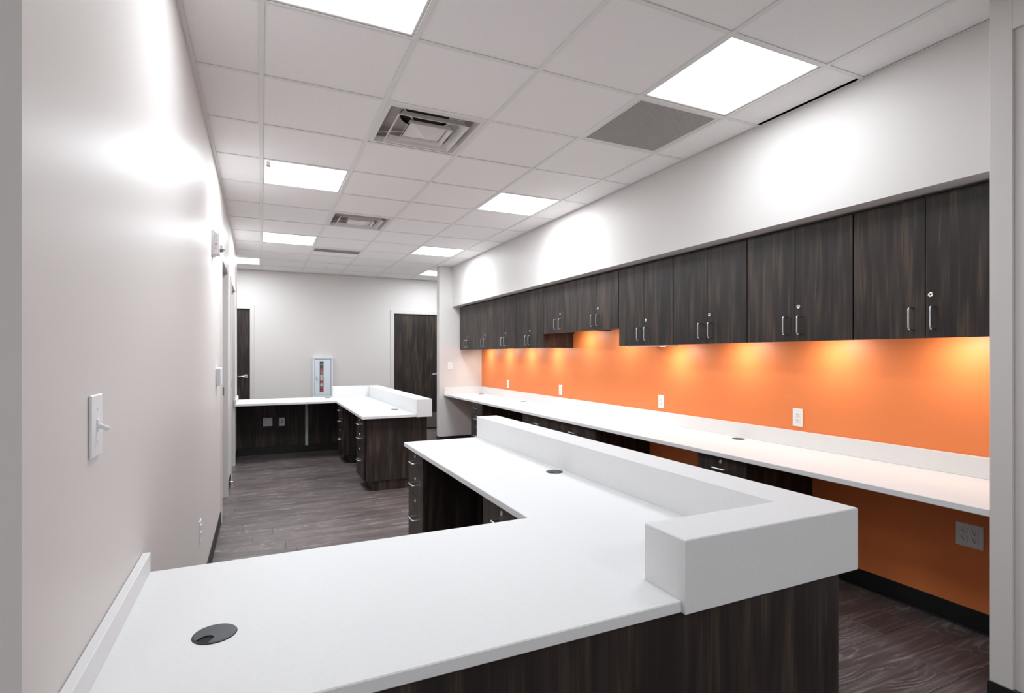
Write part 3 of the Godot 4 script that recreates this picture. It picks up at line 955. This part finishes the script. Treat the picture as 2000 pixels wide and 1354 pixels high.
func wall_fittings() -> void:
	var og := "white outlets on the orange wall"
	var names := ["first white outlet on the orange wall from the end wall", "second white outlet on the orange wall from the end wall", "third white outlet on the orange wall from the end wall", "fourth white outlet on the orange wall from the end wall"]
	var spots := [7.005, 5.513, 3.751, 2.415]
	for k in 4:
		plate("outlet_plate", names[k], "outlet", pt(WR, 0.955, spots[k]), -PI / 2, 0.074, 0.118, "outlet", M.plastic, og)
	plate("outlet_plate", "grey four-socket outlet low on the orange wall under the counter", "outlet", pt(WR, 0.464, 1.467), -PI / 2, 0.116, 0.116, "quad", M.plastic)
	plate("switch_plate", "white rocker switch on the pale end wall", "switch", pt(2.678, 1.20, ENDD), 0.0, 0.074, 0.116, "rocker", M.plastic)
	plate("switch_plate", "white toggle switch on the left wall above the reception desk", "switch", pt(WL, 1.227, 1.312), PI / 2, 0.078, 0.122, "switch", M.plastic)
	plate("outlet_plate", "white outlet low on the left wall behind the reception desk", "outlet", pt(WL, 0.42, 3.33), PI / 2, 0.074, 0.116, "outlet", M.plastic)
	plate("outlet_plate", "white four-socket outlet in the knee space of the far desk", "outlet", pt(0.082, 0.446, 8.129), 0.0, 0.118, 0.116, "quad", M.plastic)
	plate("data_plate", "white data jack plate in the knee space of the far desk", "wall plate", pt(0.26, 0.44, 8.129), 0.0, 0.074, 0.116, "jack", M.plastic)
	# fire alarm horn strobe on the left wall
	var at := pt(WL, 2.12, 4.15)
	var t := thing("fire_alarm", "white fire alarm strobe with red lettering high on the left wall", "fire alarm", at)
	var b := Basis(Vector3.UP, PI / 2)
	bx(t, "back_box", WL, WL + 0.014, 2.035, 2.205, 4.09, 4.21, M.plastic, 0.002)
	put(t, "housing", prism(PackedVector2Array([Vector2(WL + 0.014, 2.04), Vector2(WL + 0.014, 2.20), Vector2(WL + 0.046, 2.178), Vector2(WL + 0.046, 2.048)]), "d", 4.095, 4.205, 0.002, Vector3.ZERO), M.plastic, Vector3.ZERO)
	var lens := lathe([Vector2(0, 0.03), Vector2(0.012, 0.028), Vector2(0.022, 0.018), Vector2(0.026, 0.0), Vector2(0, 0)], 18)
	put(t, "strobe_lens", lens, M.steel, pt(WL + 0.046, 2.09, 4.15), Basis(Vector3.BACK, -PI / 2))
	var font := SystemFont.new()
	font.font_names = PackedStringArray(["Droid Sans"])
	var k := 0
	for ch in ["F", "I", "R", "E"]:
		var tm := TextMesh.new()
		tm.text = ch
		tm.font = font
		tm.font_size = 32
		tm.pixel_size = 0.022 / 32.0
		tm.depth = 0.001
		put(t, "letter", tm, M.red_print, pt(WL + 0.026, 2.160 - k * 0.026, 4.0945))
		k += 1
	# thermostat
	at = pt(WL, 1.21, 4.5)
	t = thing("thermostat", "small white thermostat on the left wall before the doorways", "thermostat", at)
	bx(t, "wall_bracket", WL, WL + 0.006, 1.15, 1.27, 4.44, 4.56, M.plastic, 0.001)
	bx(t, "cover", WL + 0.006, WL + 0.036, 1.145, 1.275, 4.435, 4.565, M.plastic, 0.005)
	for q in 4:
		bx(t, "vent_rib", WL + 0.012 + q * 0.006, WL + 0.014 + q * 0.006, 1.155, 1.265, 4.4335, 4.4355, M.paper, 0.0003)
	# door stop by the second doorway
	t = thing("door_stop", "small steel spring door stop on the base between the doorways", "door stop", pt(WL + 0.006, 0.06, 6.25))
	put(t, "spring", tube([Vector3(0, 0, 0), Vector3(0.015, -0.001, 0), Vector3(0.032, -0.003, 0)], 0.006, 10), M.steel, pt(WL + 0.006, 0.06, 6.25))
	put(t, "tip", tube([Vector3(0.032, -0.003, 0), Vector3(0.042, -0.004, 0)], 0.008, 10), M.base, pt(WL + 0.006, 0.06, 6.25))

func extinguisher_cabinet() -> void:
	var x0 := 0.782
	var x1 := 1.113
	var y0 := 0.655
	var y1 := 1.338
	var f := BACKD - 0.06
	var t := thing("extinguisher_cabinet", "white fire extinguisher cabinet with a tall slit window on the back wall", "cabinet", pt((x0 + x1) / 2, y0, BACKD))
	var w := 0.034
	for s in [[x0, x1, y0, y0 + w], [x0, x1, y1 - w, y1], [x0, x0 + w, y0 + w, y1 - w], [x1 - w, x1, y0 + w, y1 - w]]:
		bx(t, "frame", s[0], s[1], s[2], s[3], f, BACKD - 0.001, M.steel_white, 0.004)
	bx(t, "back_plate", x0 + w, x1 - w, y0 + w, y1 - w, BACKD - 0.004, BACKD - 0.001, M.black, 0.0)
	# door with a slit
	var a := x0 + w + 0.006
	var b := x1 - w - 0.006
	var c := y0 + w + 0.006
	var e := y1 - w - 0.006
	var s0 := 0.895
	var s1 := 0.957
	var v0 := y0 + 0.085
	var v1 := y1 - 0.075
	var door := bx(t, "door", a, s0, c, e, f + 0.004, f + 0.012, M.steel_white, 0.001)
	bx(t, "door", s1, b, c, e, f + 0.004, f + 0.012, M.steel_white, 0.001)
	bx(t, "door", s0, s1, c, v0, f + 0.004, f + 0.012, M.steel_white, 0.0)
	bx(t, "door", s0, s1, v1, e, f + 0.004, f + 0.012, M.steel_white, 0.0)
	bx(t, "pane", s0, s1, v0, v1, f + 0.007, f + 0.009, M.glass, 0.0)
	put(door, "pull", make_handle(0.07, 0.018, 0.005), M.steel, pt(a + 0.022, (y0 + y1) / 2 - 0.02, f + 0.004))
	# the extinguisher, shallow in its cabinet
	var cx := 0.926
	var cd := BACKD - 0.0265
	var ex := thing("fire_extinguisher", "red fire extinguisher inside the slit-windowed cabinet", "fire extinguisher", pt(cx, c, cd))
	var q := pt(cx, c, cd)
	var r := 0.0205
	put(ex, "bottle", lathe([Vector2(0, 0.004), Vector2(r * 0.9, 0.004), Vector2(r, 0.01), Vector2(r, 0.40), Vector2(r * 0.85, 0.425), Vector2(r * 0.45, 0.445), Vector2(r * 0.45, 0.455), Vector2(0, 0.455)], 24), M.red, q)
	put(ex, "label_band", lathe([Vector2(r, 0.15), Vector2(r + 0.0006, 0.15), Vector2(r + 0.0006, 0.195), Vector2(r, 0.195)], 24), M.paper, q)
	put(ex, "label_band", lathe([Vector2(r, 0.245), Vector2(r + 0.0006, 0.245), Vector2(r + 0.0006, 0.335), Vector2(r, 0.335)], 24), M.paper, q)
	put(ex, "valve", box_mesh(Vector3(0.018, 0.05, 0.018), 0.003), M.base, q + Vector3(0, 0.48, 0))
	put(ex, "lever", box_mesh(Vector3(0.04, 0.012, 0.012), 0.003), M.steel, q + Vector3(0, 0.512, 0))
	bx(ex, "tag", cx + 0.012, cx + 0.030, c + 0.28, c + 0.40, cd - 0.0235, cd - 0.0225, M.green, 0.0002)

func _ready() -> void:
	view_and_light()
	make_materials()
	handle_mesh = make_handle(0.104, 0.032, 0.0047)
	lock_mesh = lock_shape()
	for k in [[0, 0], [3, 0], [0, 4], [3, 4], [0, 8], [3, 8], [-1, 11], [4, 11], [-2, -6], [2, -6], [1, 2], [1, 6], [3, 1]]:
		lit_cells[Vector2i(k[0], k[1])] = true
	build_shell()
	build_ceiling_fittings()
	upper_cabinets()
	desks()
	wall_fittings()
	extinguisher_cabinet()

# lock cylinder facing +z, with a recessed key slot
func lock_shape() -> ArrayMesh:
	var st := SurfaceTool.new()
	st.begin(Mesh.PRIMITIVE_TRIANGLES)
	var l := lathe([Vector2(0.0022, 0.0005), Vector2(0.0035, 0.004), Vector2(0.0085, 0.005), Vector2(0.0115, 0.0035), Vector2(0.012, 0.0)], 20)
	st.append_from(l, 0, Transform3D(Basis(Vector3.RIGHT, PI / 2), Vector3.ZERO))
	return st.commit()
